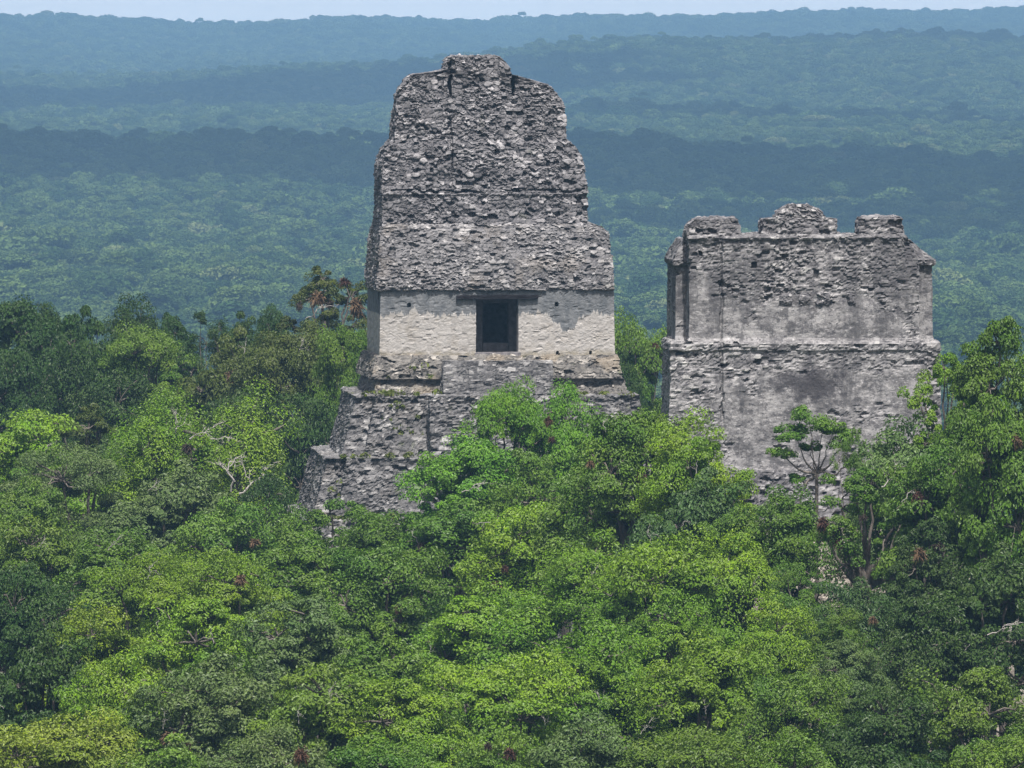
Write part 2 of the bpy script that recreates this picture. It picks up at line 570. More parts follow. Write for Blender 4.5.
# ------------------------------------------------------------------ clouds high above the plain; their shadows lie across it
def cloud(name, cx, cy, rx, ry, seed, zc=1100):
    rng = np.random.default_rng(seed)
    off = zc / math.tan(SUN_EL)
    cx, cy = cx + SUN_H.x * off, cy + SUN_H.y * off
    Vs, Fs, base = [], [], 0
    nu, nv = 20, 12
    for i in range(90):
        a, r = rng.uniform(0, 6.28), math.sqrt(rng.uniform())
        c = np.array([cx + rx * r * math.cos(a), cy + ry * r * math.sin(a), zc + rng.uniform(0, 60)])
        R = rng.uniform(0.16, 0.30) * min(rx, ry)
        th, ph = np.meshgrid(np.linspace(0, 2 * math.pi, nu, endpoint=False), np.linspace(0.02, math.pi - 0.02, nv))
        D = np.stack([np.sin(ph) * np.cos(th), np.sin(ph) * np.sin(th), np.cos(ph) * 0.45], -1).reshape(-1, 3)
        P = D * R * (0.8 + 0.45 * fbm(D * 2.3 + i * 7.1, 3, seed))[:, None] + c
        id_ = np.arange(nu * nv).reshape(nv, nu) + base
        Fs.append(np.stack([id_[:-1], np.roll(id_, -1, 1)[:-1], np.roll(id_, -1, 1)[1:], id_[1:]], -1).reshape(-1, 4))
        Vs.append(P); base += nu * nv
    me = mesh_np(name, np.concatenate(Vs), np.concatenate(Fs), M['cloud'], True)
    o = link(name, me)
    tag(o, kind='stuff')
    return o


k = N('cloud_white'); M['cloud'] = k.bsdf((0.85, 0.86, 0.88), 1.0, 0.0)
cloud('clouds', 0, 5680, 1150, 760, 3)
cloud('clouds', -640, 9700, 700, 850, 4)
cloud('clouds', 560, 7900, 560, 330, 6)
cloud('clouds', 210, 4550, 190, 200, 8)
cloud('clouds', -330, 3700, 150, 170, 9)
cloud('clouds', 560, 11300, 420, 420, 10)


def cloud_bank():
    """a long pale cloud layer beyond the last ridge"""
    nu, nv = 160, 40
    th, ph = np.meshgrid(np.linspace(0, 2 * math.pi, nu, endpoint=False), np.linspace(0.02, math.pi - 0.02, nv))
    D = np.stack([np.sin(ph) * np.cos(th), np.sin(ph) * np.sin(th), np.cos(ph)], -1).reshape(-1, 3)
    P = D * np.array([9000, 1500, 700]) + np.array([0, 27500, -520])
    id_ = np.arange(nu * nv).reshape(nv, nu)
    F = np.stack([id_[:-1], np.roll(id_, -1, 1)[:-1], np.roll(id_, -1, 1)[1:], id_[1:]], -1).reshape(-1, 4)
    tag(link('clouds', mesh_np('clouds', P, F, M['cloud'], True)), kind='stuff')


cloud_bank()

# ------------------------------------------------------------------ masonry
class Frame:
    """a temple's own frame: u to the right along its face, v into it, w up; px/py are read on the plane at depth v"""
    def __init__(s, px, py, D, rot_deg):
        s.o = at(px, py, D)
        s.th = math.radians(rot_deg)
        s.c, s.s = math.cos(s.th), math.sin(s.th)

    def uw(s, px, py, v):
        d = ray(px, py)
        t = (v - s.s * s.o.x + s.c * s.o.y) / (-s.s * d.x + s.c * d.y)
        P = Vector((0, 0, CAMZ)) + d * t - s.o
        return s.c * P.x + s.s * P.y, P.z


def rubble(amp=0.16, sx=0.55, sz=0.34, jit=0.5, slump=0.12, seed=0, extra=None, mask=None):
    """displacement of loose masonry: rounded stones, some missing, some proud"""
    def f(P, Nn):
        # stones of two sizes, squeezed into rough courses and warped so that no outline is clean
        W3 = np.stack([fbm(P * 1.7, 3, seed + 20), fbm(P * 1.7, 3, seed + 24), fbm(P * 1.7, 3, seed + 28)], 1) - 0.5
        Q = np.stack([P[:, 0] / sx, P[:, 1] / sx, P[:, 2] / sz], 1) + W3 * 1.1
        F1, F2, ID = worley(Q, seed)
        G1, G2, IE = worley(Q * 1.9 + 5.3, seed + 50)
        e = np.clip((F2 - F1) / 0.16, 0, 1)
        sel = vnoise(P * 0.9, seed + 33) > 0.52
        eg = np.clip((G2 - G1) / 0.22, 0, 1)
        d = amp * (0.55 * (np.where(sel, eg, e) - 0.8)) + amp * jit * (np.where(sel, IE, ID) - 0.5) * 2.2
        d = np.where(ID < 0.09, d - amp * 1.5 * e, d)
        d = d + amp * 0.9 * (fbm(P * 4.5, 3, seed + 60) - 0.5)
        ID = np.where(sel, IE, ID)
        rough = np.ones(len(P))
        if mask is not None:
            rough = np.clip(mask(P), 0, 1)
            d = d * rough
        d = d + slump * (fbm(P * 0.55, 4, seed + 40) - 0.5) * 2
        if extra is not None: d = d + extra(P)
        return d, ID, rough
    return f


def stack(name, rows, mat, disp, parent, res=0.085, side=0.22, label=None, bottom=False, zjit=0.03, taper=0.0):
    """rings of (w, L, R, F, B) skinned bottom to top or top to bottom, then roughened"""
    rows = sorted(rows, key=lambda r: 0)
    full = []
    for a, b in zip(rows[:-1], rows[1:]):
        step = max(abs(a[0] - b[0]) / res, abs(a[3] - b[3]) / 0.25, abs(a[1] - b[1]) / 0.3, abs(a[2] - b[2]) / 0.3, 1)
        n = int(math.ceil(step))
        for i in range(n):
            t = i / n
            full.append([a[q] + (b[q] - a[q]) * t for q in range(5)])
    full.append(list(rows[-1]))
    Rr = np.array(full)
    wmax = max(r[2] - r[1] for r in rows); dmax = max(r[4] - r[3] for r in rows)
    nu = max(2, int(math.ceil(wmax / res))); nv = max(2, int(math.ceil(dmax / side)))
    tu = np.linspace(0, 1, nu + 1); tv = np.linspace(0, 1, nv + 1)
    rings, norms = [], []
    q = math.sqrt(.5)
    base_u = np.concatenate([tu, np.ones(nv - 1), tu[::-1], np.zeros(nv - 1)])
    base_v = np.concatenate([np.zeros(nu + 1), tv[1:-1], np.ones(nu + 1), tv[::-1][1:-1]])
    n0 = np.zeros((len(base_u), 3))
    n0[:nu + 1, 1] = -1; n0[nu + 1:nu + nv, 0] = 1; n0[nu + nv:2 * nu + nv + 1, 1] = 1; n0[2 * nu + nv + 1:, 0] = -1
    n0[0] = (-q, -q, 0); n0[nu] = (q, -q, 0); n0[nu + nv] = (q, q, 0); n0[2 * nu + nv] = (-q, q, 0)
    nring = len(base_u)
    P = np.zeros((len(Rr), nring, 3))
    P[:, :, 0] = Rr[:, 1:2] + (Rr[:, 2:3] - Rr[:, 1:2]) * base_u
    P[:, :, 1] = Rr[:, 3:4] + (Rr[:, 4:5] - Rr[:, 3:4]) * base_v
    P[:, :, 2] = Rr[:, 0:1]
    P[:, :, 0] += taper * (P[:, :, 1] - Rr[:, 3:4]) * (1 - 2 * base_u)
    Nn = np.broadcast_to(n0, P.shape).reshape(-1, 3).copy()
    V = P.reshape(-1, 3)
    id_ = np.arange(len(V)).reshape(len(Rr), nring)
    nx = np.roll(id_, -1, 1)
    up = Rr[-1][0] > Rr[0][0]
    if up: Fq = [np.stack([id_[:-1], nx[:-1], nx[1:], id_[1:]], -1).reshape(-1, 4)]
    else: Fq = [np.stack([id_[:-1], id_[1:], nx[1:], nx[:-1]], -1).reshape(-1, 4)]
    Vall, Nall = [V], [Nn]
    cnt = len(V)

    def cap(ring_i, flip, nz):
        nonlocal cnt
        r = id_[ring_i]
        G = np.zeros((nv + 1, nu + 1), dtype=np.int64)
        G[0, :] = r[:nu + 1]
        G[1:-1, -1] = r[nu + 1:nu + nv]
        G[-1, :] = r[nu + nv:2 * nu + nv + 1][::-1]
        G[1:-1, 0] = r[2 * nu + nv + 1:][::-1]
        if nv > 1 and nu > 1:
            R0 = Rr[ring_i]
            uu, vv = np.meshgrid(tu[1:-1], tv[1:-1])
            pts = np.stack([R0[1] + (R0[2] - R0[1]) * uu, R0[3] + (R0[4] - R0[3]) * vv, np.full(uu.shape, R0[0])], -1).reshape(-1, 3)
            pts[:, 0] += taper * (pts[:, 1] - R0[3]) * (1 - 2 * uu.ravel())
            G[1:-1, 1:-1] = np.arange(len(pts)).reshape(nv - 1, nu - 1) + cnt
            Vall.append(pts); Nall.append(np.tile([0, 0, nz], (len(pts), 1))); cnt += len(pts)
        qd = np.stack([G[:-1, :-1], G[:-1, 1:], G[1:, 1:], G[1:, :-1]], -1).reshape(-1, 4)
        Fq.append(qd[:, ::-1] if flip else qd)
    if up:
        cap(len(Rr) - 1, False, 1)
        if bottom: cap(0, True, -1)
    else:
        cap(0, False, 1)
        if bottom: cap(len(Rr) - 1, True, -1)
    V = np.concatenate(Vall); Nn = np.concatenate(Nall)
    d, ID, rough = disp(V, Nn)
    V2 = V + Nn * d[:, None]
    V2[:, 2] += zjit * (vnoise(V * 2.1, 77) - 0.5) * 2
    me = mesh_np(name, V2, Fq, mat)
    attr(me, 'stone', ID); attr(me, 'rough', rough)
    o = link(name, me, parent)
    if label: o['label'] = label
    return o


def rows_px(fr, items):
    """(py, front-left px, front-right px, front v, depth) -> (w, L, R, F, B)"""
    out = []
    for py, l, r, v, dep in items:
        u0, w0 = fr.uw(l, py, v); u1, w1 = fr.uw(r, py, v)
        out.append((0.5 * (w0 + w1), u0, u1, v, v + dep))
    return out


def rect_hole(fr, rects):
    """rects of (px0, py0, px1, py1, v, depth) pushed into the face"""
    R = []
    for a, b, c, d, v, dep in rects:
        u0, w1 = fr.uw(a, b, v); u1, w0 = fr.uw(c, d, v)
        R.append((u0, u1, w0, w1, dep))

    def f(P):
        out = np.zeros(len(P))
        n1, n2, n3 = vnoise(P * 2.7, 301) - 0.5, vnoise(P * 2.7, 302) - 0.5, vnoise(P * 0.9, 303)
        for u0, u1, w0, w1, dep in R:
            longest = max(u1 - u0, w1 - w0)
            j = 0.16 if longest > 1.0 else 0.05       # long cracks wander and fade, small holes are only chipped
            x_, z_ = P[:, 0] + n1 * j, P[:, 2] + n2 * j * 1.6
            m = (x_ > u0) & (x_ < u1) & (z_ > w0) & (z_ < w1)
            out = np.where(m, -dep * (np.clip(n3 * 2.2 - 0.2, 0.1, 1.1) if longest > 1.0 else 1.0), out)
        return out
    return f


# ---- the tall temple with the doorway
T1 = Frame(497, 355, 600, 5.5)
t1 = empty('stepped_temple', T1.o, T1.th)
tag(t1, 'tall grey stone temple with a dark doorway and a ragged peaked roof comb', 'temple')

notch = rect_hole(T1, [(449, 60, 451.8, 97, 2.6, 0.7), (511.8, 62, 514.6, 98, 2.6, 0.7), (451, 120, 452.6, 186, 2.0, 0.25), (447, 122, 450, 127, 3.2, 0.4),
                       (390, 190, 480, 191.5, 2, .22), (500, 189.5, 584, 191, 2, .22), (386, 225.5, 575, 227.2, 2, .25), (400, 158, 470, 159.2, 2, .15), (494, 150, 498, 155, 2.6, 0.4), (545, 160, 548, 166, 2.6, 0.3), (429, 168, 432, 172, 2.6, 0.3)])
stack('roof_comb', rows_px(T1, [
    (226, 381, 586, 1.35, 5.6), (196, 382, 585.5, 1.6, 5.3), (194, 381.5, 586.5, 1.53, 5.4), (166, 382, 585, 1.8, 5.1), (158, 384, 582.5, 1.88, 5.0), (150, 386.5, 578.5, 1.95, 4.9), (144, 391, 573, 2.05, 4.6),
    (139, 395, 566, 2.2, 3.4), (120, 396, 565, 2.35, 3.2), (107, 397.5, 564, 2.45, 3.0), (95, 398, 557, 2.55, 2.9), (89, 400, 552, 2.6, 2.8), (84, 404, 547, 2.65, 2.7), (78, 409, 525, 2.7, 2.6),
    (74.5, 413, 514, 2.7, 2.6), (70.5, 441, 512, 2.7, 2.6), (69, 445.5, 510, 2.7, 2.6), (62, 447, 506, 2.75, 2.4), (57, 449, 501, 2.8, 2.2), (55.5, 452, 498, 2.9, 2.0)]),
    M['rubble'], rubble(0.115, 0.36, 0.22, 0.6, 0.22, 11, notch), t1, 0.06)
stack('upper_facade', rows_px(T1, [
    (291, 379, 612.5, 0.02, 8.6), (289.5, 377, 614, -0.10, 8.8), (282, 377, 613.5, -0.06, 8.7), (262, 378, 612, 0.30, 8.3), (246, 379, 611, 0.65, 7.9), (238, 380, 610, 0.82, 7.7),
    (232, 381, 608.5, 0.98, 7.5), (227, 383, 603, 1.1, 7.3), (224, 387, 594, 1.3, 6.9)]),
    M['frieze'], rubble(0.10, 0.36, 0.18, 0.55, 0.18, 23), t1, 0.06, bottom=True)
holes = rect_hole(T1, [(555, 302, 558, 306, 0, .4), (556, 351, 559, 355, 0, .4), (589.5, 351, 592, 354.5, 0, .4), (408, 303, 410.5, 307, 0, .4)])
dl, _ = T1.uw(476, 330, 0); dr, _ = T1.uw(518.5, 330, 0)
wd_ = rubble(0.016, 0.34, 0.17, 0.5, 0.03, 31, holes)
wl = rows_px(T1, [(358, 379.5, 476, 0, 1.1), (290, 380.5, 476, 0.06, 1.05)])
wr = rows_px(T1, [(358, 518.5, 615, 0, 1.1), (290, 518.5, 614, 0.06, 1.05)])
zb, zt = wl[0][0], wl[1][0]
stack('front_wall', wl, M['wall'], wd_, t1, 0.06)
stack('front_wall', wr, M['wall'], wd_, t1, 0.06)
uL, uR = wl[0][1], wr[0][2]
for (a, b) in ((uL + 0.02, uL + 1.3), (uR - 1.3, uR - 0.02)):
    stack('side_wall', [(zb, a, b, 1.1, 8.8), (zt, a, b, 1.1, 8.7)], M['wall'], rubble(0.03, 0.3, 0.16, 0.5, 0.03, 37), t1, 0.15)
stack('back_wall', [(zb, uL + 1.3, uR - 1.3, 7.4, 8.7), (zt, uL + 1.3, uR - 1.3, 7.4, 8.6)], M['inside'], rubble(0.02, seed=3), t1, 0.3)
# inner partition with a second doorway, its raised sill, and the chamber floor
il, _ = T1.uw(483, 330, 2.6); ir, _ = T1.uw(508.5, 330, 2.6)
_, ih = T1.uw(497, 303, 2.6); _, isl = T1.uw(497, 343, 2.6)
for (a, b) in ((uL + 1.3, il), (ir, uR - 1.3)):
    stack('inner_wall', [(zb, a, b, 2.6, 3.6), (zt, a, b, 2.6, 3.6)], M['inside'], rubble(0.015, seed=5), t1, 0.2)
stack('inner_sill', [(zb, il, ir, 2.58, 3.6), (isl, il, ir, 2.58, 3.6)], M['inside'], rubble(0.012, seed=6), t1, 0.15)
stack('inner_lintel', [(ih, il, ir, 2.58, 3.6), (zt, il, ir, 2.58, 3.6)], M['inside'], rubble(0.012, seed=8), t1, 0.15, bottom=True)
_, sw = T1.uw(497, 352.5, 0.3)
stack('door_sill', [(zb - 0.2, dl - .1, dr + .1, -0.12, 2.5), (sw, dl - .1, dr + .1, -0.12, 2.5)], M['inside'], rubble(0.015, 0.3, 0.2, seed=9), t1, 0.1)
l0, lw1 = T1.uw(456.5, 295.2, -0.1); l1, lw0 = T1.uw(538, 298.9, -0.1)
stack('lintel', [(lw0, l0, l1, -0.13, 1.0), (lw1, l0, l1, -0.13, 1.0)], M['wood'], rubble(0.015, 0.8, 0.1, 0.5, 0.02, 44), t1, 0.08, bottom=True)
stack('wall_cap', [(lw1, dl - 0.2, dr + 0.2, 0.03, 1.05), (zt, dl - 0.2, dr + 0.2, 0.05, 1.05)], M['wall'], rubble(0.03, 0.3, 0.2, seed=12), t1, 0.08)

stack('platform', rows_px(T1, [
    (395, 374, 627, -1.15, 12.0), (393, 374.5, 626.5, -1.15, 12.0), (383, 376, 625, -0.8, 11.4), (380, 376, 624.5, -0.75, 11.4), (378.6, 371.5, 622.5, -1.1, 12.0), (376, 372, 621.5, -1.05, 11.8),
    (366, 373.5, 619.5, -0.8, 11.2), (358, 376, 618, -0.5, 10.6), (355.5, 377, 617, -0.35, 10.2)]),
    M['platform'], rubble(0.10, 0.55, 0.26, 0.5, 0.12, 51), t1, 0.07)
st_rows = []
ys_ = [394.5, 387.5, 380.5, 373.5, 367, 361]
for i, yy in enumerate(ys_[:-1]):
    v = -3.0 + i * 0.45
    st_rows += [(yy, 443.5, 553, v, 2.9 - i * .45), (ys_[i + 1], 443.5, 553, v + .03, 2.9 - i * .45)]
stack('upper_stair', rows_px(T1, st_rows), M['terrace'], rubble(0.05, 0.45, 0.22, 0.5, 0.08, 57), t1, 0.075)
# nine sloping terraces down to the plaza, the corner set back behind the face
rowsA, rowsB = [], []
yt, lf, rt, v = 395.5, 362.0, 639.0, -3.2
terr = []
for i in range(9):
    yb = yt + (61.5 if i < 8 else 70)
    terr.append((yt, yb, lf, rt, v))
    yt, lf, rt, v = yb + 0.6, lf - 28.5, rt + 27.5, v - 2.0
for i, (a, b, l, r, v) in enumerate(terr[:7]):
    dep = 12 + i * 3.4
    stack('terrace', rows_px(T1, [(b, l - 21, r + 10, v - 0.1, dep + 1), (a + 4, l - 7, r + 1.2, v + 0.75, dep), (a, l - 8, r + 2, v + 0.6, dep)]),
          M['terrace'], rubble(0.095, 0.42, 0.22, 0.5, 0.22, 61 + i), t1, 0.085 if i < 3 else 0.4, 0.35, taper=0.021)
    if i < 3:
        stack('terrace_face', rows_px(T1, [(b + 0.3, l + 3, r - 14, v - 0.75, 3.0), (a + 7, l + 13, r - 20, v - 0.15, 3.0), (a + 0.4, l + 12, r - 19, v - 0.2, 3.0)]),
              M['terrace'], rubble(0.095, 0.40, 0.22, 0.55, 0.2, 71 + i), t1, 0.085, 0.4)
st_rows = []
for i in range(46):
    y0_ = 396 + (46 - i) * 9.2
    v = -4.0 - (46 - i) * 0.31
    st_rows += [(y0_, 430, 565, v, 9), (y0_ - 9.2, 430, 565, v + 0.02, 9)]
stack('stairway', rows_px(T1, st_rows), M['terrace'], rubble(0.13, 0.46, 0.26, 0.5, 0.18, 83), t1, 0.1, 0.5)

# ---- the second temple, seen from behind
T2 = Frame(805, 469, 500, 3.0)
t2 = empty('temple_ruin', T2.o, T2.th)
tag(t2, 'broad grey temple ruin seen from behind, its wall top broken into three stumps', 'temple')
grooves = rect_hole(T2, [(721.2, 235, 723.4, 424, 0, .16), (815.5, 270, 820, 279, 0, .22), (700, 252, 703, 256, 0, .3), (752, 262, 757, 268, 0, .3)])


def m_up(P):
    w = P[:, 2]
    nz = fbm(P * 0.8, 4, 5)
    return sstep(w + (nz - 0.5) * 5, 7.6, 9.6) * 0.62 + 0.07 + 0.6 * sstep(nz, 0.58, 0.7)


def m_low(P):
    w = P[:, 2]
    nz = fbm(P * 0.8, 4, 9)
    band = sstep(w + (nz - 0.5) * 1.5, 4.2, 4.8)
    return band * 0.5 + 0.07 + 0.6 * sstep(nz, 0.60, 0.7) + 0.5 * sstep(-P[:, 0] + nz * 3, 5.0, 6.5)


rb = lambda seed, mask, ex=None, amp=0.095: rubble(amp, 0.34, 0.16, 0.5, 0.11, seed, ex, mask)
stack('lower_wall', rows_px(T2, [(470, 667.5, 930, 0.0, 5.5), (400, 669.5, 928, 0.12, 5.3), (352, 670.5, 926, 0.22, 5.1), (350, 669.5, 927, 0.13, 5.2), (344, 670, 926, 0.12, 5.2), (341, 671, 924, 0.3, 5.0)]),
      M['rear'], rb(101, m_low, grooves), t2, 0.075)
stack('lower_wall', rows_px(T2, [(470, 676, 943, 1.4, 7.6), (352, 677, 939.5, 1.6, 7.4), (350, 676, 941, 1.5, 7.5), (343, 676, 940.5, 1.5, 7.5), (341, 677, 938, 1.8, 7.2)]),
      M['rear'], rb(103, m_low), t2, 0.09)
stack('upper_wall', rows_px(T2, [(341.5, 688.5, 920, 0.35, 4.0), (338, 689, 919.5, 0.45, 3.9), (300, 689, 919, 0.5, 3.9), (266, 689, 918.5, 0.55, 3.8), (252, 689, 915, 0.6, 3.8), (241, 688, 909, 0.6, 3.8), (238, 687, 908, 0.5, 3.9), (234.5, 689, 905, 0.65, 3.7)]),
      M['rear'], rb(107, m_up, grooves, 0.105), t2, 0.075)
stack('wing_wall', rows_px(T2, [(341.5, 675, 934, 1.9, 6.3), (336, 675.5, 932.5, 2.0, 6.2), (267, 675.5, 932, 2.05, 6.1), (265, 673.5, 934.5, 1.85, 6.6), (260, 673, 935.5, 1.8, 6.7), (258.5, 674, 933, 2.0, 6.4), (250, 678, 922, 2.3, 6.0), (240, 684, 911, 2.6, 5.4)]),
      M['rear'], rb(109, m_up), t2, 0.09)
rs = rubble(0.11, 0.4, 0.2, 0.5, 0.09, 113)
stack('comb_stump', rows_px(T2, [(237, 687, 740.5, 0.75, 2.6), (229, 688, 740, 0.78, 2.5), (224, 691, 739.5, 0.8, 2.5), (219.5, 696, 738, 0.82, 2.4), (218, 699, 736, 0.9, 2.2)]), M['rear_base'], rs, t2, 0.07)
stack('comb_stump', rows_px(T2, [(237, 762, 837.5, 0.75, 2.6), (221, 762.5, 837.5, 0.78, 2.5), (219, 763, 837, 0.8, 2.4), (218, 776, 826, 0.85, 2.2), (212, 778, 823, 0.9, 2.0), (208, 783, 818, 1.0, 1.8), (204.5, 789, 808, 1.1, 1.6)]), M['rear_base'], rs, t2, 0.07)
stack('comb_stump', rows_px(T2, [(237, 859, 905, 0.75, 2.6), (226, 859.5, 904, 0.78, 2.5), (219, 860, 903, 0.8, 2.4), (217, 861, 901, 0.85, 2.2)]), M['rear_base'], rs, t2, 0.07)
for (a, b) in ((779, 792), (799, 811), (816, 832), (846, 856)):
    stack('carved_block', rows_px(T2, [(305, a + 2, b - 2, 0.44, 0.4), (301, a, b, 0.38, 0.5), (296, a + 1, b - 1, 0.39, 0.5), (293, a + 2, b - 1, 0.45, 0.4)]), M['rear_base'], rubble(0.09, 0.35, 0.25, 0.5, 0.06, 120 + a), t2, 0.06)
yt, l, r, v = 470, 658, 958, -1.1
for i in range(8):
    yb = yt + 55
    stack('terrace', rows_px(T2, [(yb, l - 4, r + 7, v - 0.5, 18 + 3 * i), (yt + 3, l, r, v + 0.05, 17 + 3 * i), (yt + 0.2, l + 1, r - 1, v + 0.1, 17 + 3 * i)]),
          M['rear_base'] if i < 1 else M['pale_base'], rubble(0.10, 0.40, 0.20, 0.5, 0.18, 131 + i), t2, 0.085 if i < 3 else 0.4, 0.4, taper=0.06)
    yt, l, r, v = yb + 0.4, l - 9, r + 17, v - 1.5


# ---- weeds rooted in the ledges of the tall temple
rng = np.random.default_rng(77)
C, Nn = [], []
for (pa, pb, pyy, v, n) in ((362, 640, 394.6, -2.5, 34), (345, 425, 470, -4.4, 10), (380, 440, 410, -3.3, 8), (336, 420, 457, -4.7, 9), (310, 400, 519, -6.5, 40), (372, 440, 430, -3.4, 8), (380, 440, 372, -0.9, 5), (330, 410, 490, -5.2, 9)):
    for i in range(n):
        u, w = T1.uw(rng.uniform(pa, pb), pyy + rng.uniform(-1, 1.5) * (1 if pyy in (394.6, 457, 519) else 9), v)
        m = rng.integers(6, 34); rr = rng.uniform(0.08, 0.30)
        d = sphere_dirs(rng, m, 0.0)
        C.append(np.array([u, v - 0.05, w]) + d * rr); Nn.append(d + rng.normal(size=d.shape) * 0.5)
C = np.concatenate(C); Nn = np.concatenate(Nn)
V, F = leaf_quads(rng, C, Nn, 0.13, 1.6)
me = mesh_np('ledge_weeds', V, F, M['leaf'])
attr(me, 'lv', rng.uniform(0, 1, len(F)), 'FACE'); attr(me, 'cv', rng.uniform(0, 1, len(F)), 'FACE')
o = link('ledge_weeds', me); o.location = T1.o; o.rotation_euler = (0, 0, T1.th)
o.color = (0.12, 0.15, 0.035, 1)
tag(o, kind='stuff')


# ------------------------------------------------------------------ trees
def tube(path, radii, sides=6):
    path = np.asarray(path, float)
    n = len(path)
    T = np.gradient(path, axis=0)
    T /= np.maximum(np.linalg.norm(T, axis=1, keepdims=True), 1e-6)
    ref = np.array([0.31, 0.17, 0.93]) if abs(T[0, 2]) < 0.8 else np.array([1.0, 0.1, 0.0])
    A = np.cross(T, ref); A /= np.maximum(np.linalg.norm(A, axis=1, keepdims=True), 1e-6)
    B = np.cross(T, A)
    th = np.linspace(0, 2 * math.pi, sides, endpoint=False)
    V = path[:, None, :] + (A[:, None, :] * np.cos(th)[None, :, None] + B[:, None, :] * np.sin(th)[None, :, None]) * np.asarray(radii)[:, None, None]
    id_ = np.arange(n * sides).reshape(n, sides)
    F = np.stack([id_[:-1], np.roll(id_, -1, 1)[:-1], np.roll(id_, -1, 1)[1:], id_[1:]], -1).reshape(-1, 4)
    return V.reshape(-1, 3), F


class Tubes:
    def __init__(s): s.V, s.F, s.n = [], [], 0

    def add(s, path, radii, sides=6):
        V, F = tube(path, radii, sides)
        s.V.append(V); s.F.append(F + s.n); s.n += len(V)

    def arrays(s): return np.concatenate(s.V), np.concatenate(s.F)


def bent(rng, a, b, n=7, wob=0.08, sag=0.0):
    a, b = np.asarray(a, float), np.asarray(b, float)
    t = np.linspace(0, 1, n)[:, None]
    L = np.linalg.norm(b - a)
    P = a + (b - a) * t
    w = rng.normal(size=(n, 3)) * wob * L * np.sin(t * math.pi)
    P = P + w
    P[:, 2] += sag * L * np.sin(t[:, 0] * math.pi)
    return P


# crowns are unit sized: radius about 1 across, z from 0 (lowest leaves) to 1 (top)
KINDS = {
    'round':    dict(nl=13, lobe=(0.30, 0.46), ncl=26, leaves=34, flat=0.85, spread=0.68, ls=0.062, low=0.20, gap=0.05),
    'umbrella': dict(nl=12, lobe=(0.26, 0.40), ncl=24, leaves=34, flat=0.55, spread=0.78, ls=0.058, low=0.50, gap=0.15),
    'loose':    dict(nl=12, lobe=(0.20, 0.34), ncl=18, leaves=30, flat=0.75, spread=0.82, ls=0.060, low=0.15, gap=0.22),
    'feather':  dict(nl=16, lobe=(0.26, 0.40), ncl=30, leaves=36, flat=0.70, spread=0.72, ls=0.050, low=0.18, gap=0.06),
    'tall':     dict(nl=15, lobe=(0.26, 0.40), ncl=26, leaves=34, flat=1.00, spread=0.62, ls=0.062, low=0.10, gap=0.06),
    'parasol':  dict(nl=7, lobe=(0.3, 0.4), ncl=26, leaves=17, flat=0.55, spread=0.66, ls=0.070, low=0.2, gap=0.18, fork=0.16,
                     lobes=((-0.50, 0, 0.60, 0.33), (-0.16, 0.1, 0.80, 0.35), (0.14, -0.1, 0.70, 0.29), (-0.74, 0, 0.38, 0.22), (0.62, 0.05, 0.52, 0.27), (0.38, 0.1, 0.64, 0.20), (-0.42, 0.1, 0.08, 0.17), (0.80, 0, 0.26, 0.20), (-0.1, 0.25, 0.45, 0.16))),
    'sparse':   dict(nl=7,  lobe=(0.24, 0.36), ncl=20, leaves=34, flat=0.60, spread=0.80, ls=0.066, low=0.45, gap=0.30),
}


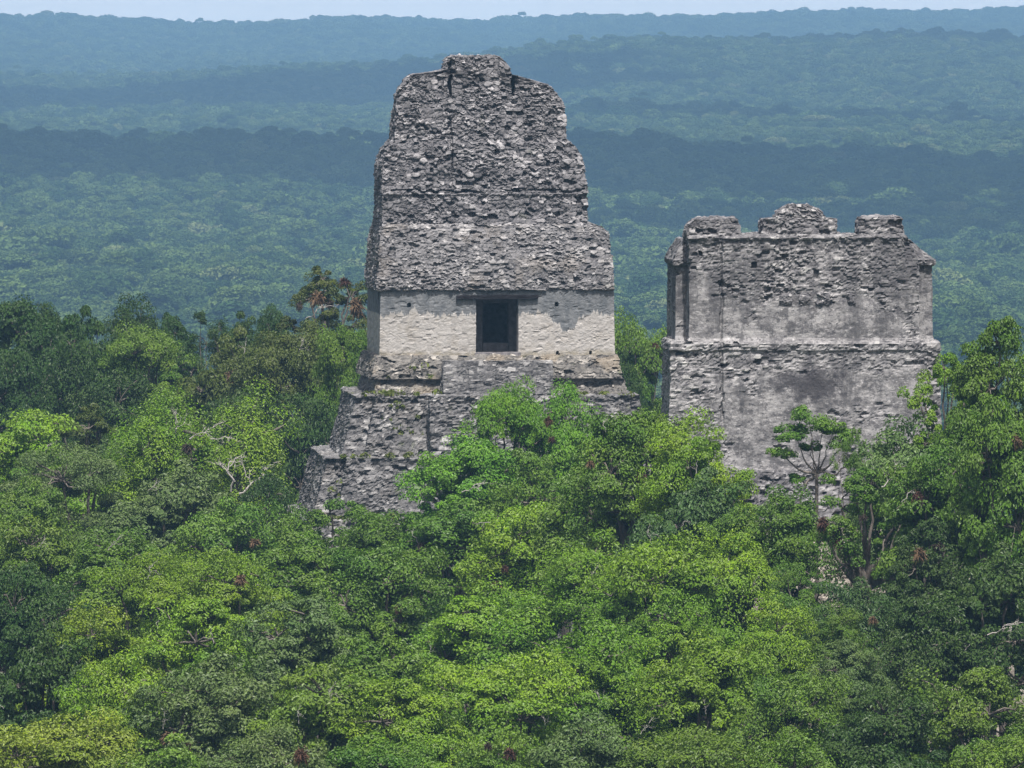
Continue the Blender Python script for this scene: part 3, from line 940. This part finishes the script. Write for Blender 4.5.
def tree_proto(kind, seed, fine=1.0):
    kd = KINDS[kind]
    rng = np.random.default_rng(seed * 77 + sum(map(ord, kind)))
    nl = kd['nl']
    C, Nn, CV = [], [], []
    tb = Tubes()
    lean = rng.normal(0, 0.05, 2)
    fork = np.array([lean[0], lean[1], kd.get('fork', rng.uniform(0.02, 0.14))])
    r0 = 0.036 if kind == 'parasol' else 0.045 if kind == 'sparse' else 0.075
    tb.add(bent(rng, (0, 0, -2.0), fork, 11, 0.012), np.linspace(r0 * 1.25, r0, 11), 8)
    lobes = []
    for i in range(nl):
        z = kd['low'] + (0.80 - kd['low']) * (i + rng.uniform(0.1, 0.9)) / nl
        h = (z - kd['low']) / (0.80 - kd['low'])
        rmax = kd['spread'] * math.sqrt(max(0.03, 1 - h ** 2.2))
        a = i * 2.39996 + rng.uniform(-0.5, 0.5)
        rr = rmax * rng.uniform(0.6, 1.0)
        lobes.append((np.array([rr * math.cos(a), rr * math.sin(a), z + rng.normal(0, 0.05)]), rng.uniform(kd['lobe'][0] * 0.7, kd['lobe'][1])))
    if 'lobes' in kd: lobes = [(np.array(q[:3]), q[3]) for q in kd['lobes']]
    for c, rad in lobes:
        mid = fork + (c - fork) * 0.55 + np.array([0, 0, -0.06])
        p1 = bent(rng, fork, mid, 5, 0.04); p2 = bent(rng, mid, c + [0, 0, rad * 0.2], 5, 0.06)
        path = np.concatenate([p1, p2[1:]])
        tb.add(path, np.linspace(r0 * 0.55, r0 * 0.13, len(path)), 6)
        lcv = rng.uniform(0, 1)
        n = int(kd['ncl'] * 0.62)
        D = sphere_dirs(rng, n, -0.45)
        cl = c + D * rad * np.array([1, 1, kd['flat'] * 0.68]) * np.where(rng.uniform(size=(n, 1)) < 0.2, rng.uniform(1.10, 1.38, (n, 1)), rng.uniform(0.6, 1.05, (n, 1)))
        keep = rng.uniform(size=n) > kd['gap'] + 0.10
        for q, d in zip(cl[keep], D[keep]):
            if rng.uniform() < 0.6 or np.linalg.norm(q - c) > rad * 0.85:
                tb.add(bent(rng, c, q, 4, 0.08), np.linspace(r0 * 0.12, r0 * 0.05, 4), 4)
            m = int(kd['leaves'] * 6.0 / fine ** 1.5 * rng.uniform(0.6, 1.4))
            ld = sphere_dirs(rng, m, -0.6)
            cr = rad * rng.uniform(0.26, 0.58)
            p = q + ld * cr * np.array([1.15, 1.15, 0.42]) * rng.uniform(0.62, 1.08, (m, 1))
            C.append(p)
            Nn.append(ld * 0.75 + d * 0.25 + np.array([0, 0, 0.5]) + rng.normal(size=ld.shape) * 0.34)
            CV.append(np.full(m, np.clip(0.55 * lcv + 0.45 * rng.uniform(), 0, 1)))
    C = np.concatenate(C); Nn = np.concatenate(Nn); CV = np.concatenate(CV)
    # keep lowest leaves at 0 and the top at 1
    z0, z1 = np.percentile(C[:, 2], 0.5), np.percentile(C[:, 2], 99.8)
    fz = lambda z: np.where(z > z0, (z - z0) / (z1 - z0), z - z0)
    C[:, 2] = (C[:, 2] - z0) / (z1 - z0)
    rx = np.percentile(np.abs(C[:, :2]), 99)
    C[:, :2] /= rx
    AZ = 1.55
    V, F = leaf_quads(rng, C * [1, 1, AZ], Nn, kd['ls'] * 0.56 * fine, 1.45)
    V[:, 2] /= AZ
    me = mesh_np('crown', V, F, M['leaf'])
    attr(me, 'lv', rng.uniform(0, 1, len(F)), 'FACE')
    attr(me, 'cv', CV, 'FACE')
    TV, TF = tb.arrays()
    TV[:, 2] = fz(TV[:, 2]); TV[:, :2] /= rx
    return me, TV, TF


PROTO = {}


def proto(kind, seed, fine=1.0):
    k_ = (kind, seed, fine)
    if k_ not in PROTO: PROTO[k_] = tree_proto(kind, seed, fine)
    return PROTO[k_]


def bromeliad_mesh(seed):
    rng = np.random.default_rng(seed)
    Vs, Fs, n = [], [], 0
    for i in range(260):
        d = sphere_dirs(rng, 1, -0.9)[0]
        L = rng.uniform(0.3, 0.8)
        side = np.cross(d, rng.normal(size=3)); side /= np.linalg.norm(side)
        c = sphere_dirs(rng, 1)[0] * 0.25
        p0, p1, p2 = c, c + d * L * 0.6, c + d * L + np.array([0, 0, -0.30 * L])
        w = 0.05
        Vs.append(np.array([p0 - side * w * .6, p0 + side * w * .6, p1 + side * w, p1 - side * w, p2]))
        Fs.append((n, n + 1, n + 2, n + 3)); Fs.append((n + 3, n + 2, n + 4, n + 4)); n += 5
    V = np.concatenate(Vs)
    q = np.array([f for f in Fs if f[2] != f[3]]); t = np.array([f[:3] for f in Fs if f[2] == f[3]])
    return mesh_np('bromeliad', V, [q, t], M['bromeliad'])


BROM = [bromeliad_mesh(i) for i in range(3)]


def dead_branch_mesh(seed):
    rng = np.random.default_rng(seed + 400)
    tb = Tubes()

    def grow(p, d, L, r, depth):
        q = p + d * L
        path = bent(rng, p, q, 6, 0.09)
        tb.add(path, np.linspace(r, r * 0.55, 6), 5)
        if depth:
            for i in range(rng.integers(2, 4)):
                nd = d + rng.normal(size=3) * 0.62 + np.array([0, 0, 0.15]); nd /= np.linalg.norm(nd)
                s = rng.integers(2, 6)
                grow(path[s], nd, L * rng.uniform(0.5, 0.85), r * 0.6, depth - 1)
    d = np.array([1.0, 0, 0.35]); d /= np.linalg.norm(d)
    grow(np.zeros(3), d, 0.50, 0.017, 3)
    V, F = tb.arrays()
    return mesh_np('dead_branch', V, F, M['dead'])


DEAD = [dead_branch_mesh(i) for i in range(5)]

C_ = {   # leaf colours
    'bright': (0.155, 0.262, 0.032), 'lime': (0.172, 0.268, 0.032), 'mid': (0.11, 0.192, 0.032), 'dark': (0.052, 0.096, 0.024),
    'olive': (0.094, 0.122, 0.03), 'grey': (0.125, 0.185, 0.062), 'blue': (0.07, 0.125, 0.04), 'yellow': (0.19, 0.255, 0.04), 'fresh': (0.128, 0.25, 0.032),
}
ng_ = [0]


def tree(px, py, wpx, hpx, D, kind, colour, label, name='tree', group=None, brom=(), dead=(), seed=None, cat='tree'):
    """crown top at picture point (px, py), wpx x hpx pixels big at distance D; stands on the forest floor"""
    i = ng_[0]; ng_[0] += 1
    rnd = random.Random(i * 31 + 7)
    seed = i % (6 if kind in ('round', 'feather') else 3) if seed is None else seed
    cme, TV, TF = proto(kind, seed, 0.55 if wpx * D > 105000 else 0.72 if wpx * D > 84000 else 1.0)
    top = at(px, py, D)
    mpp = D / FPX
    rx, hz_ = wpx * mpp * 0.5, hpx * mpp
    gz = float(ground_z(top.x, D))
    base = Vector((top.x, D, gz))
    cz = top.z - hz_ - gz
    t = empty(name, base)
    tag(t, label, cat, group)
    rz = 0.0 if 'lobes' in KINDS[kind] else rnd.uniform(0, 6.28)
    cr = link('crown', cme, t)
    cr.location = (0, 0, cz); cr.rotation_euler = (0, 0, rz)
    ry = max(rx, 3.0) if kind != 'sparse' else rx
    qx = rnd.uniform(0.88, 1.12)
    cr.scale = (rx * qx, rx / qx, hz_)
    c = C_[colour]
    j = 1 + rnd.uniform(-0.10, 0.10)
    cr.color = (c[0] * j * rnd.uniform(0.93, 1.07), c[1] * j, c[2] * j, 1)
    V = TV * np.array([rx * qx, rx / qx, hz_])
    ca, sa = math.cos(rz), math.sin(rz)
    V = np.stack([V[:, 0] * ca - V[:, 1] * sa, V[:, 0] * sa + V[:, 1] * ca, V[:, 2]], 1)
    low = V[:, 2] < 0
    zmin = V[:, 2].min()
    V[:, 2] = np.where(low, V[:, 2] / -zmin * (cz + 0.3), V[:, 2]) + cz
    link('trunk', mesh_np('trunk', V, TF, M['bark'], True), t)
    for q, (bx, by, bs) in enumerate(brom):
        b = at(bx, by, D)
        o = link('bromeliad', BROM[(i + q) % 3], t)
        o['label'] = 'reddish brown bromeliad clump'
        o.color = rnd.choice([(0.075, 0.040, 0.030, 1), (0.105, 0.055, 0.034, 1), (0.060, 0.046, 0.036, 1), (0.13, 0.085, 0.05, 1)])
        o.location = (b.x - base.x, -rx * rnd.uniform(0.55, 0.8), b.z - base.z)
        o.rotation_euler = (rnd.uniform(-.3, .3), rnd.uniform(-.3, .3), rnd.uniform(0, 6))
        s = bs * mpp * 0.5 * rnd.uniform(0.75, 1.2)
        o.scale = (s, s * rnd.uniform(0.8, 1.2), s * rnd.uniform(0.9, 1.5))
    for q, (bx, by, bs, ang) in enumerate(dead):
        b = at(bx, by, D)
        o = link('dead_branch', DEAD[(i + q) % 5], t)
        o['label'] = 'bare bleached branch'
        o.location = (b.x - base.x, -rx * 0.72, b.z - base.z)
        o.rotation_euler = (rnd.uniform(-.2, .2), -math.radians(ang), rnd.uniform(-.3, .3) + (math.pi if abs(ang) > 90 else 0) * 0)
        s = bs * mpp
        o.scale = (s, s, s)
    return t


BACK = 'forest trees behind the tall temple'
MIDL = 'trees left of the tall temple'
TEMP = 'trees in front of the tall temple'
RGT = 'trees around the temple ruin'
NEAR = 'canopy trees in the foreground'

TREES = [
 # px, py, w, h, D, kind, colour, label, group, bromeliads, dead branches
 (28, 303, 120, 190, 705, 'tall', 'dark', 'dark tall tree cut by the left picture edge on the skyline of the back forest', BACK, (), ()),
 (88, 309, 90, 190, 702, 'tall', 'dark', 'dark green tree second from the left on the skyline of the back forest', BACK, (), ()),
 (131, 298, 70, 120, 716, 'round', 'dark', 'dark rough-topped tree rising a little above the back forest beside the bright one', BACK, (), ()),
 (147, 326, 90, 100, 688, 'feather', 'mid', 'bright green rounded tree standing out against the dark back forest', BACK, (), ()),
 (62, 338, 110, 170, 690, 'round', 'dark', 'dark shady tree under the skyline at left with deep shade beneath it', BACK, (), ()),
 (18, 350, 80, 140, 686, 'tall', 'dark', 'dark bluish tree with shaded trunk at the left edge of the back forest', BACK, (), ()),
 (118, 372, 90, 110, 680, 'round', 'dark', 'dark tree directly below the bright green rounded tree of the back forest', BACK, (), ()),
 (206, 312, 58, 46, 712, 'sparse', 'dark', 'thin see-through tree with a flat top on the skyline left of the temple', BACK, (), ()),
 (272, 306, 42, 60, 712, 'round', 'dark', 'small dark pointed crown on the skyline left of the bromeliad tree', BACK, (), ()),
 (327, 267, 90, 82, 692, 'loose', 'olive', 'tree laden with large red-brown bromeliads touching the temple roof edge', BACK, ((318, 297, 22), (357, 306, 24), (345, 281, 16), (300, 305, 13), (330, 303, 12)), ((306, 318, 34, 20),)),
 (222, 330, 100, 150, 686, 'round', 'olive', 'dull olive tree below the thin see-through tree', BACK, ((232, 375, 20),), ()),
 (290, 324, 120, 150, 678, 'round', 'olive', 'broad dull olive tree with grey twigs below the bromeliad tree', BACK, ((280, 385, 14),), ((245, 352, 20, 60), (300, 350, 20, 50))),
 (343, 328, 60, 120, 662, 'feather', 'mid', 'fresh green tree pressed against the left side of the temple wall', BACK, (), ()),
 (250, 392, 110, 150, 655, 'round', 'dark', 'dark dense tree behind the bare white branches', BACK, (), ()),
 (310, 396, 90, 160, 650, 'tall', 'dark', 'dark green tree against the left edge of the temple terraces', BACK, (), ()),
 (640, 316, 74, 140, 690, 'feather', 'mid', 'mid green tree in the gap between the two temples', BACK, ((655, 345, 12),), ()),
 (628, 352, 50, 110, 668, 'round', 'dark', 'darker small tree low in the gap between the two temples', BACK, (), ()),
 (182, 388, 185, 150, 602, 'umbrella', 'lime', 'broad yellow-green tree with bleached twigs showing in its dark middle', MIDL, ((190, 445, 16), (194, 470, 18)), ((178, 430, 34, 70), (192, 436, 46, 12), (212, 436, 30, -10))),
 (84, 404, 80, 70, 612, 'loose', 'olive', 'small olive tree beside a bare greyish patch below the back forest', MIDL, (), ()),
 (26, 413, 120, 110, 592, 'round', 'bright', 'rounded fresh green tree at the left edge below the dark back forest', MIDL, (), ((45, 452, 18, 40), (18, 478, 24, 10))),
 (262, 470, 90, 130, 590, 'loose', 'dark', 'dark tree carrying a forked bare white branch', MIDL, ((246, 520, 18),), ((232, 490, 58, 75), (240, 492, 64, 18), (236, 480, 40, 110))),
 (80, 446, 140, 120, 572, 'feather', 'grey', 'greyish green tree behind the small dark-shaded tree at left', MIDL, (), ((85, 505, 16, 40),)),
 (165, 462, 130, 120, 566, 'round', 'grey', 'dull greyish tree right below the broad yellow-green one', MIDL, (), ((150, 488, 20, 20),)),
 (18, 480, 90, 110, 556, 'round', 'mid', 'mid green tree at the left edge between the rounded fresh one and the dark one', MIDL, (), ()),
 (225, 500, 110, 110, 556, 'round', 'mid', 'mid green tree with shaded pockets below the forked white branch', MIDL, ((255, 540, 14),), ()),
 (345, 500, 110, 90, 566, 'loose', 'mid', 'low loose tree at the foot of the left temple terraces', TEMP, (), ((330, 540, 20, 30),)),
 (285, 508, 90, 100, 560, 'round', 'mid', 'leafy tree at the lower left corner of the temple terraces', TEMP, (), ()),
 (505, 384, 84, 120, 562, 'feather', 'fresh', 'highest left crown of the leafy trees hiding the temple stair', TEMP, (), ()),
 (565, 386, 92, 130, 560, 'feather', 'fresh', 'bright tall tree right of the highest left crown on the temple stair', TEMP, ((548, 420, 14), (552, 438, 12)), ()),
 (470, 436, 120, 110, 553, 'feather', 'fresh', 'bright spreading tree against the dark terrace left of the temple stair', TEMP, (), ((462, 490, 34, 10),)),
 (640, 412, 125, 130, 500, 'feather', 'mid', 'green tree in front of the right end of the temple terraces', TEMP, ((590, 462, 13), (641, 477, 22), (650, 497, 16)), ((605, 430, 20, 85), (633, 500, 22, 80))),
 (698, 414, 104, 120, 490, 'feather', 'bright', 'spreading bough-like tree reaching over the lower left corner of the ruin wall', TEMP, (), ((695, 472, 18, 60),)),
 (592, 455, 120, 120, 510, 'round', 'mid', 'shaded green tree in the middle below the temple stair trees', TEMP, ((620, 522, 16),), ()),
 (535, 452, 100, 120, 542, 'round', 'mid', 'shaded tree left of the middle one below the temple stair trees', TEMP, (), ()),
 (690, 470, 126, 140, 487, 'round', 'blue', 'dark bluish tree at the foot of the ruin wall left corner', TEMP, (), ((650, 540, 18, 90), (680, 525, 16, 40))),
 (445, 502, 130, 100, 540, 'round', 'mid', 'mid green tree with red-brown bromeliads left of the bright middle trees', TEMP, ((422, 545, 20), (441, 585, 15)), ((418, 540, 24, 100), (436, 540, 20, 80))),
 (530, 505, 140, 120, 522, 'feather', 'bright', 'bright green tree above the dark bromeliad hollow in the middle', TEMP, ((505, 566, 18), (497, 585, 22)), ((490, 520, 22, 160),)),
 (40, 520, 110, 110, 530, 'round', 'mid', 'small-leaved tree with dark hollows at the left edge above the dark tree', NEAR, (), ((40, 545, 18, 30),)),
 (120, 530, 120, 80, 524, 'round', 'mid', 'mid green tree with grey twigs above the large yellow-green crown', NEAR, (), ((110, 548, 22, 40),)),
 (155, 552, 160, 120, 508, 'feather', 'lime', 'large vivid yellow-green crown at left', NEAR, (), ((150, 575, 20, 60),)),
 (238, 552, 110, 110, 506, 'feather', 'lime', 'yellow-green crown right of the large vivid one', NEAR, ((242, 578, 16),), ((244, 580, 12, 80),)),
 (315, 535, 120, 100, 524, 'round', 'mid', 'mid green crown below the left temple terraces with white twigs at its left', NEAR, ((340, 600, 14),), ((268, 590, 26, 120),)),
 (385, 548, 130, 120, 508, 'feather', 'mid', 'mid green crown below the temple front left of the bromeliad hollow', NEAR, ((400, 607, 14),), ()),
 (575, 537, 160, 130, 486, 'feather', 'bright', 'bright rounded crown in the middle of the picture just below the temple trees', NEAR, (), ((588, 575, 18, 40),)),
 (480, 598, 150, 120, 484, 'feather', 'bright', 'bright crown under the dark bromeliad hollow', NEAR, (), ()),
 (662, 536, 150, 140, 474, 'feather', 'bright', 'bright crown between the middle crown and the pale-twigged one', NEAR, (), ()),
 (688, 592, 120, 110, 466, 'feather', 'bright', 'bright crown in front of the shaded trunks between the middle crown and the pale-twigged one', NEAR, (), ()),
 (733, 534, 130, 120, 476, 'feather', 'bright', 'rounded bright crown with a patch of grey twigs below the ruin', NEAR, ((725, 612, 18),), ((715, 590, 24, 70), (735, 585, 24, 100), (750, 590, 18, 60))),
 (30, 566, 110, 130, 494, 'round', 'dark', 'dark small-leaved crown at the left edge beside the vivid yellow-green one', NEAR, (), ()),
 (95, 605, 130, 110, 480, 'feather', 'lime', 'yellow-green crown left of centre of the left group, under the large vivid one', NEAR, (), ()),
 (205, 600, 140, 120, 472, 'feather', 'bright', 'bright green crown under the pair of yellow-green crowns', NEAR, (), ((160, 625, 12, 90),)),
 (305, 598, 140, 110, 470, 'round', 'grey', 'greyish green crown in the left middle with pale leaves', NEAR, (), ((215, 640, 20, 80),)),
 (400, 625, 140, 120, 466, 'round', 'mid', 'mid green crown left of the bright central slope', NEAR, (), ((430, 650, 12, 60),)),
 (735, 506, 80, 90, 481, 'round', 'mid', 'small tree with rounded top below the rubble terrace of the ruin', RGT, (), ()),
 (816, 407, 84, 68, 484, 'parasol', 'mid', 'small umbrella-shaped tree with thin stem standing out against the ruin wall', RGT, (), ()),
 (850, 428, 34, 40, 482, 'sparse', 'mid', 'thin sprig-like tree top beside the small umbrella-shaped tree', RGT, (), ()),
 (905, 420, 120, 130, 478, 'round', 'grey', 'pale greyish green tree hiding the lower right corner of the ruin', RGT, (), ()),
 (994, 320, 108, 140, 474, 'round', 'mid', 'tallest tree at the right edge, loose crown against the blue hills', RGT, (), ()),
 (946, 354, 80, 90, 478, 'loose', 'bright', 'slender-boughed tree overlapping the right edge of the ruin', RGT, (), ()),
 (1010, 400, 110, 170, 466, 'round', 'mid', 'dense dark green tree at the right edge under the tallest one', RGT, ((1015, 440, 14),), ()),
 (945, 442, 110, 120, 470, 'round', 'mid', 'dense tree right of the pale greyish one below the ruin corner', RGT, ((915, 495, 18),), ((900, 500, 30, 30),)),
 (868, 470, 110, 90, 474, 'loose', 'mid', 'loose tree on a dark crooked trunk with red-brown bromeliads', RGT, ((822, 522, 18), (836, 540, 20), (862, 515, 14)), ((880, 485, 40, 20), (888, 482, 34, 50), (838, 520, 24, 170))),
 (784, 488, 100, 90, 479, 'round', 'mid', 'small leafy tree at the foot of the ruin wall left of the crooked trunk', RGT, (), ()),
 (925, 520, 90, 100, 466, 'round', 'dark', 'dark tree with tan dead leaves in front of a stone ledge', RGT, ((918, 552, 22), (938, 546, 22)), ()),
 (985, 545, 130, 140, 456, 'round', 'dark', 'large dark tree with twisted white branches at the right edge', RGT, (), ((985, 632, 46, 10), (1000, 628, 40, -15), (960, 650, 24, 30))),
 (800, 560, 60, 70, 470, 'loose', 'mid', 'small thin tree in front of the bare pale stone', RGT, (), ()),
 (806, 592, 84, 90, 465, 'round', 'mid', 'leafy tree below the bare pale stone, just right of the tree with a yellowish tip', RGT, (), ()),
 (838, 606, 70, 80, 459, 'feather', 'mid', 'narrow tree right under the bare pale stone', RGT, (), ()),
 (385, 513, 120, 90, 556, 'round', 'mid', 'leafy tree at the foot of the terraces left of the bright spreading one', TEMP, (), ((408, 528, 16, 80),)),
 (176, 316, 64, 110, 702, 'round', 'dark', 'dark rounded tree on the skyline just right of the bright one', BACK, (), ()),
 (240, 314, 70, 100, 706, 'round', 'dark', 'dark crown on the skyline right of the thin see-through tree', BACK, (), ()),
 (56, 306, 70, 120, 712, 'round', 'dark', 'dark rounded crown on the skyline between the first two of the back forest', BACK, (), ()),
 (862, 580, 100, 110, 462, 'round', 'blue', 'bluish small tree on the slope just right of the bare pale stone', RGT, (), ()),
 (770, 598, 100, 110, 458, 'feather', 'bright', 'bright green tree with yellowish tip left of the crooked trunk', RGT, (), ()),
 (850, 640, 90, 90, 450, 'feather', 'grey', 'small grey-green tree topped by a fresh pale sprout', RGT, ((872, 618, 14),), ()),
 (915, 600, 110, 120, 454, 'round', 'dark', 'dark tree left of the twisted white branches', RGT, (), ()),
 (35, 625, 130, 150, 442, 'round', 'dark', 'very dark tree with deep shade at the left edge', NEAR, (), ((6, 705, 22, 120),)),
 (120, 655, 130, 120, 438, 'feather', 'lime', 'bright yellow-green crown right of the very dark tree at left', NEAR, (), ()),
 (220, 655, 140, 120, 432, 'round', 'grey', 'grey-green crown with a reddish hollow below it at lower left', NEAR, ((170, 735, 22), (190, 745, 16)), ((165, 725, 20, 70),)),
 (315, 668, 150, 120, 430, 'round', 'mid', 'mid green crown at lower left of centre right of the grey-green one', NEAR, (), ((330, 700, 22, 70),)),
 (405, 680, 140, 120, 428, 'feather', 'lime', 'yellow-green crown on the lower slope left of centre', NEAR, (), ()),
 (500, 655, 150, 130, 436, 'feather', 'bright', 'bright green crown on the lower slope at the centre', NEAR, (), ()),
 (610, 622, 160, 130, 448, 'feather', 'bright', 'bright crown with a few yellow leaves right of centre', NEAR, (), ((600, 700, 20, 85),)),
 (705, 640, 150, 130, 442, 'feather', 'bright', 'broad green crown right of the one with yellow leaves', NEAR, (), ((705, 710, 16, 85),)),
 (795, 675, 120, 120, 432, 'feather', 'mid', 'crown with bright yellow tips below the bare pale stone', NEAR, (), ()),
 (880, 690, 130, 120, 424, 'round', 'dark', 'dark crown at lower right below the small grey-green tree', NEAR, (), ()),
 (975, 668, 150, 130, 428, 'feather', 'mid', 'green crown at lower right under the twisted white branches', NEAR, (), ((1000, 745, 24, 10), (975, 740, 16, 40))),
 (50, 716, 160, 120, 406, 'feather', 'yellow', 'yellowish crown in the lower left picture corner', NEAR, (), ()),
 (170, 735, 140, 110, 402, 'round', 'mid', 'crown at the bottom edge right of the yellowish corner tree', NEAR, ((305, 750, 16),), ()),
 (275, 728, 140, 110, 400, 'feather', 'grey', 'greyish crown at the bottom edge left of centre', NEAR, ((302, 752, 20),), ((300, 720, 18, 80),)),
 (385, 745, 140, 110, 400, 'feather', 'mid', 'mid green crown at the bottom edge just left of centre', NEAR, (), ()),
 (490, 728, 140, 120, 404, 'feather', 'mid', 'dark-pocketed crown at the bottom edge at the centre', NEAR, ((488, 742, 18), (510, 750, 18)), ()),
 (590, 715, 140, 120, 404, 'round', 'grey', 'greyish crown at the bottom edge right of the centre', NEAR, (), ((545, 722, 14, 80), (640, 730, 22, 40))),
 (690, 728, 140, 120, 402, 'feather', 'mid', 'mid green crown at the bottom edge below the broad green one', NEAR, (), ()),
 (790, 735, 140, 120, 400, 'feather', 'mid', 'crown at the bottom edge below the one with yellow tips', NEAR, (), ()),
 (900, 748, 130, 120, 398, 'round', 'dark', 'dark crown at the bottom edge toward the right corner', NEAR, (), ()),
 (1005, 738, 130, 120, 400, 'feather', 'mid', 'green crown filling the lower right picture corner', NEAR, (), ()),
]
for (px, py, w, h, D, kind, colr, lab, grp, br, de) in TREES:
    tree(px, py, w * 1.12, h * 1.1, D, kind, colr, lab, 'tree', grp, br, de)

print('objects', len(bpy.data.objects), 'far', len(PP))
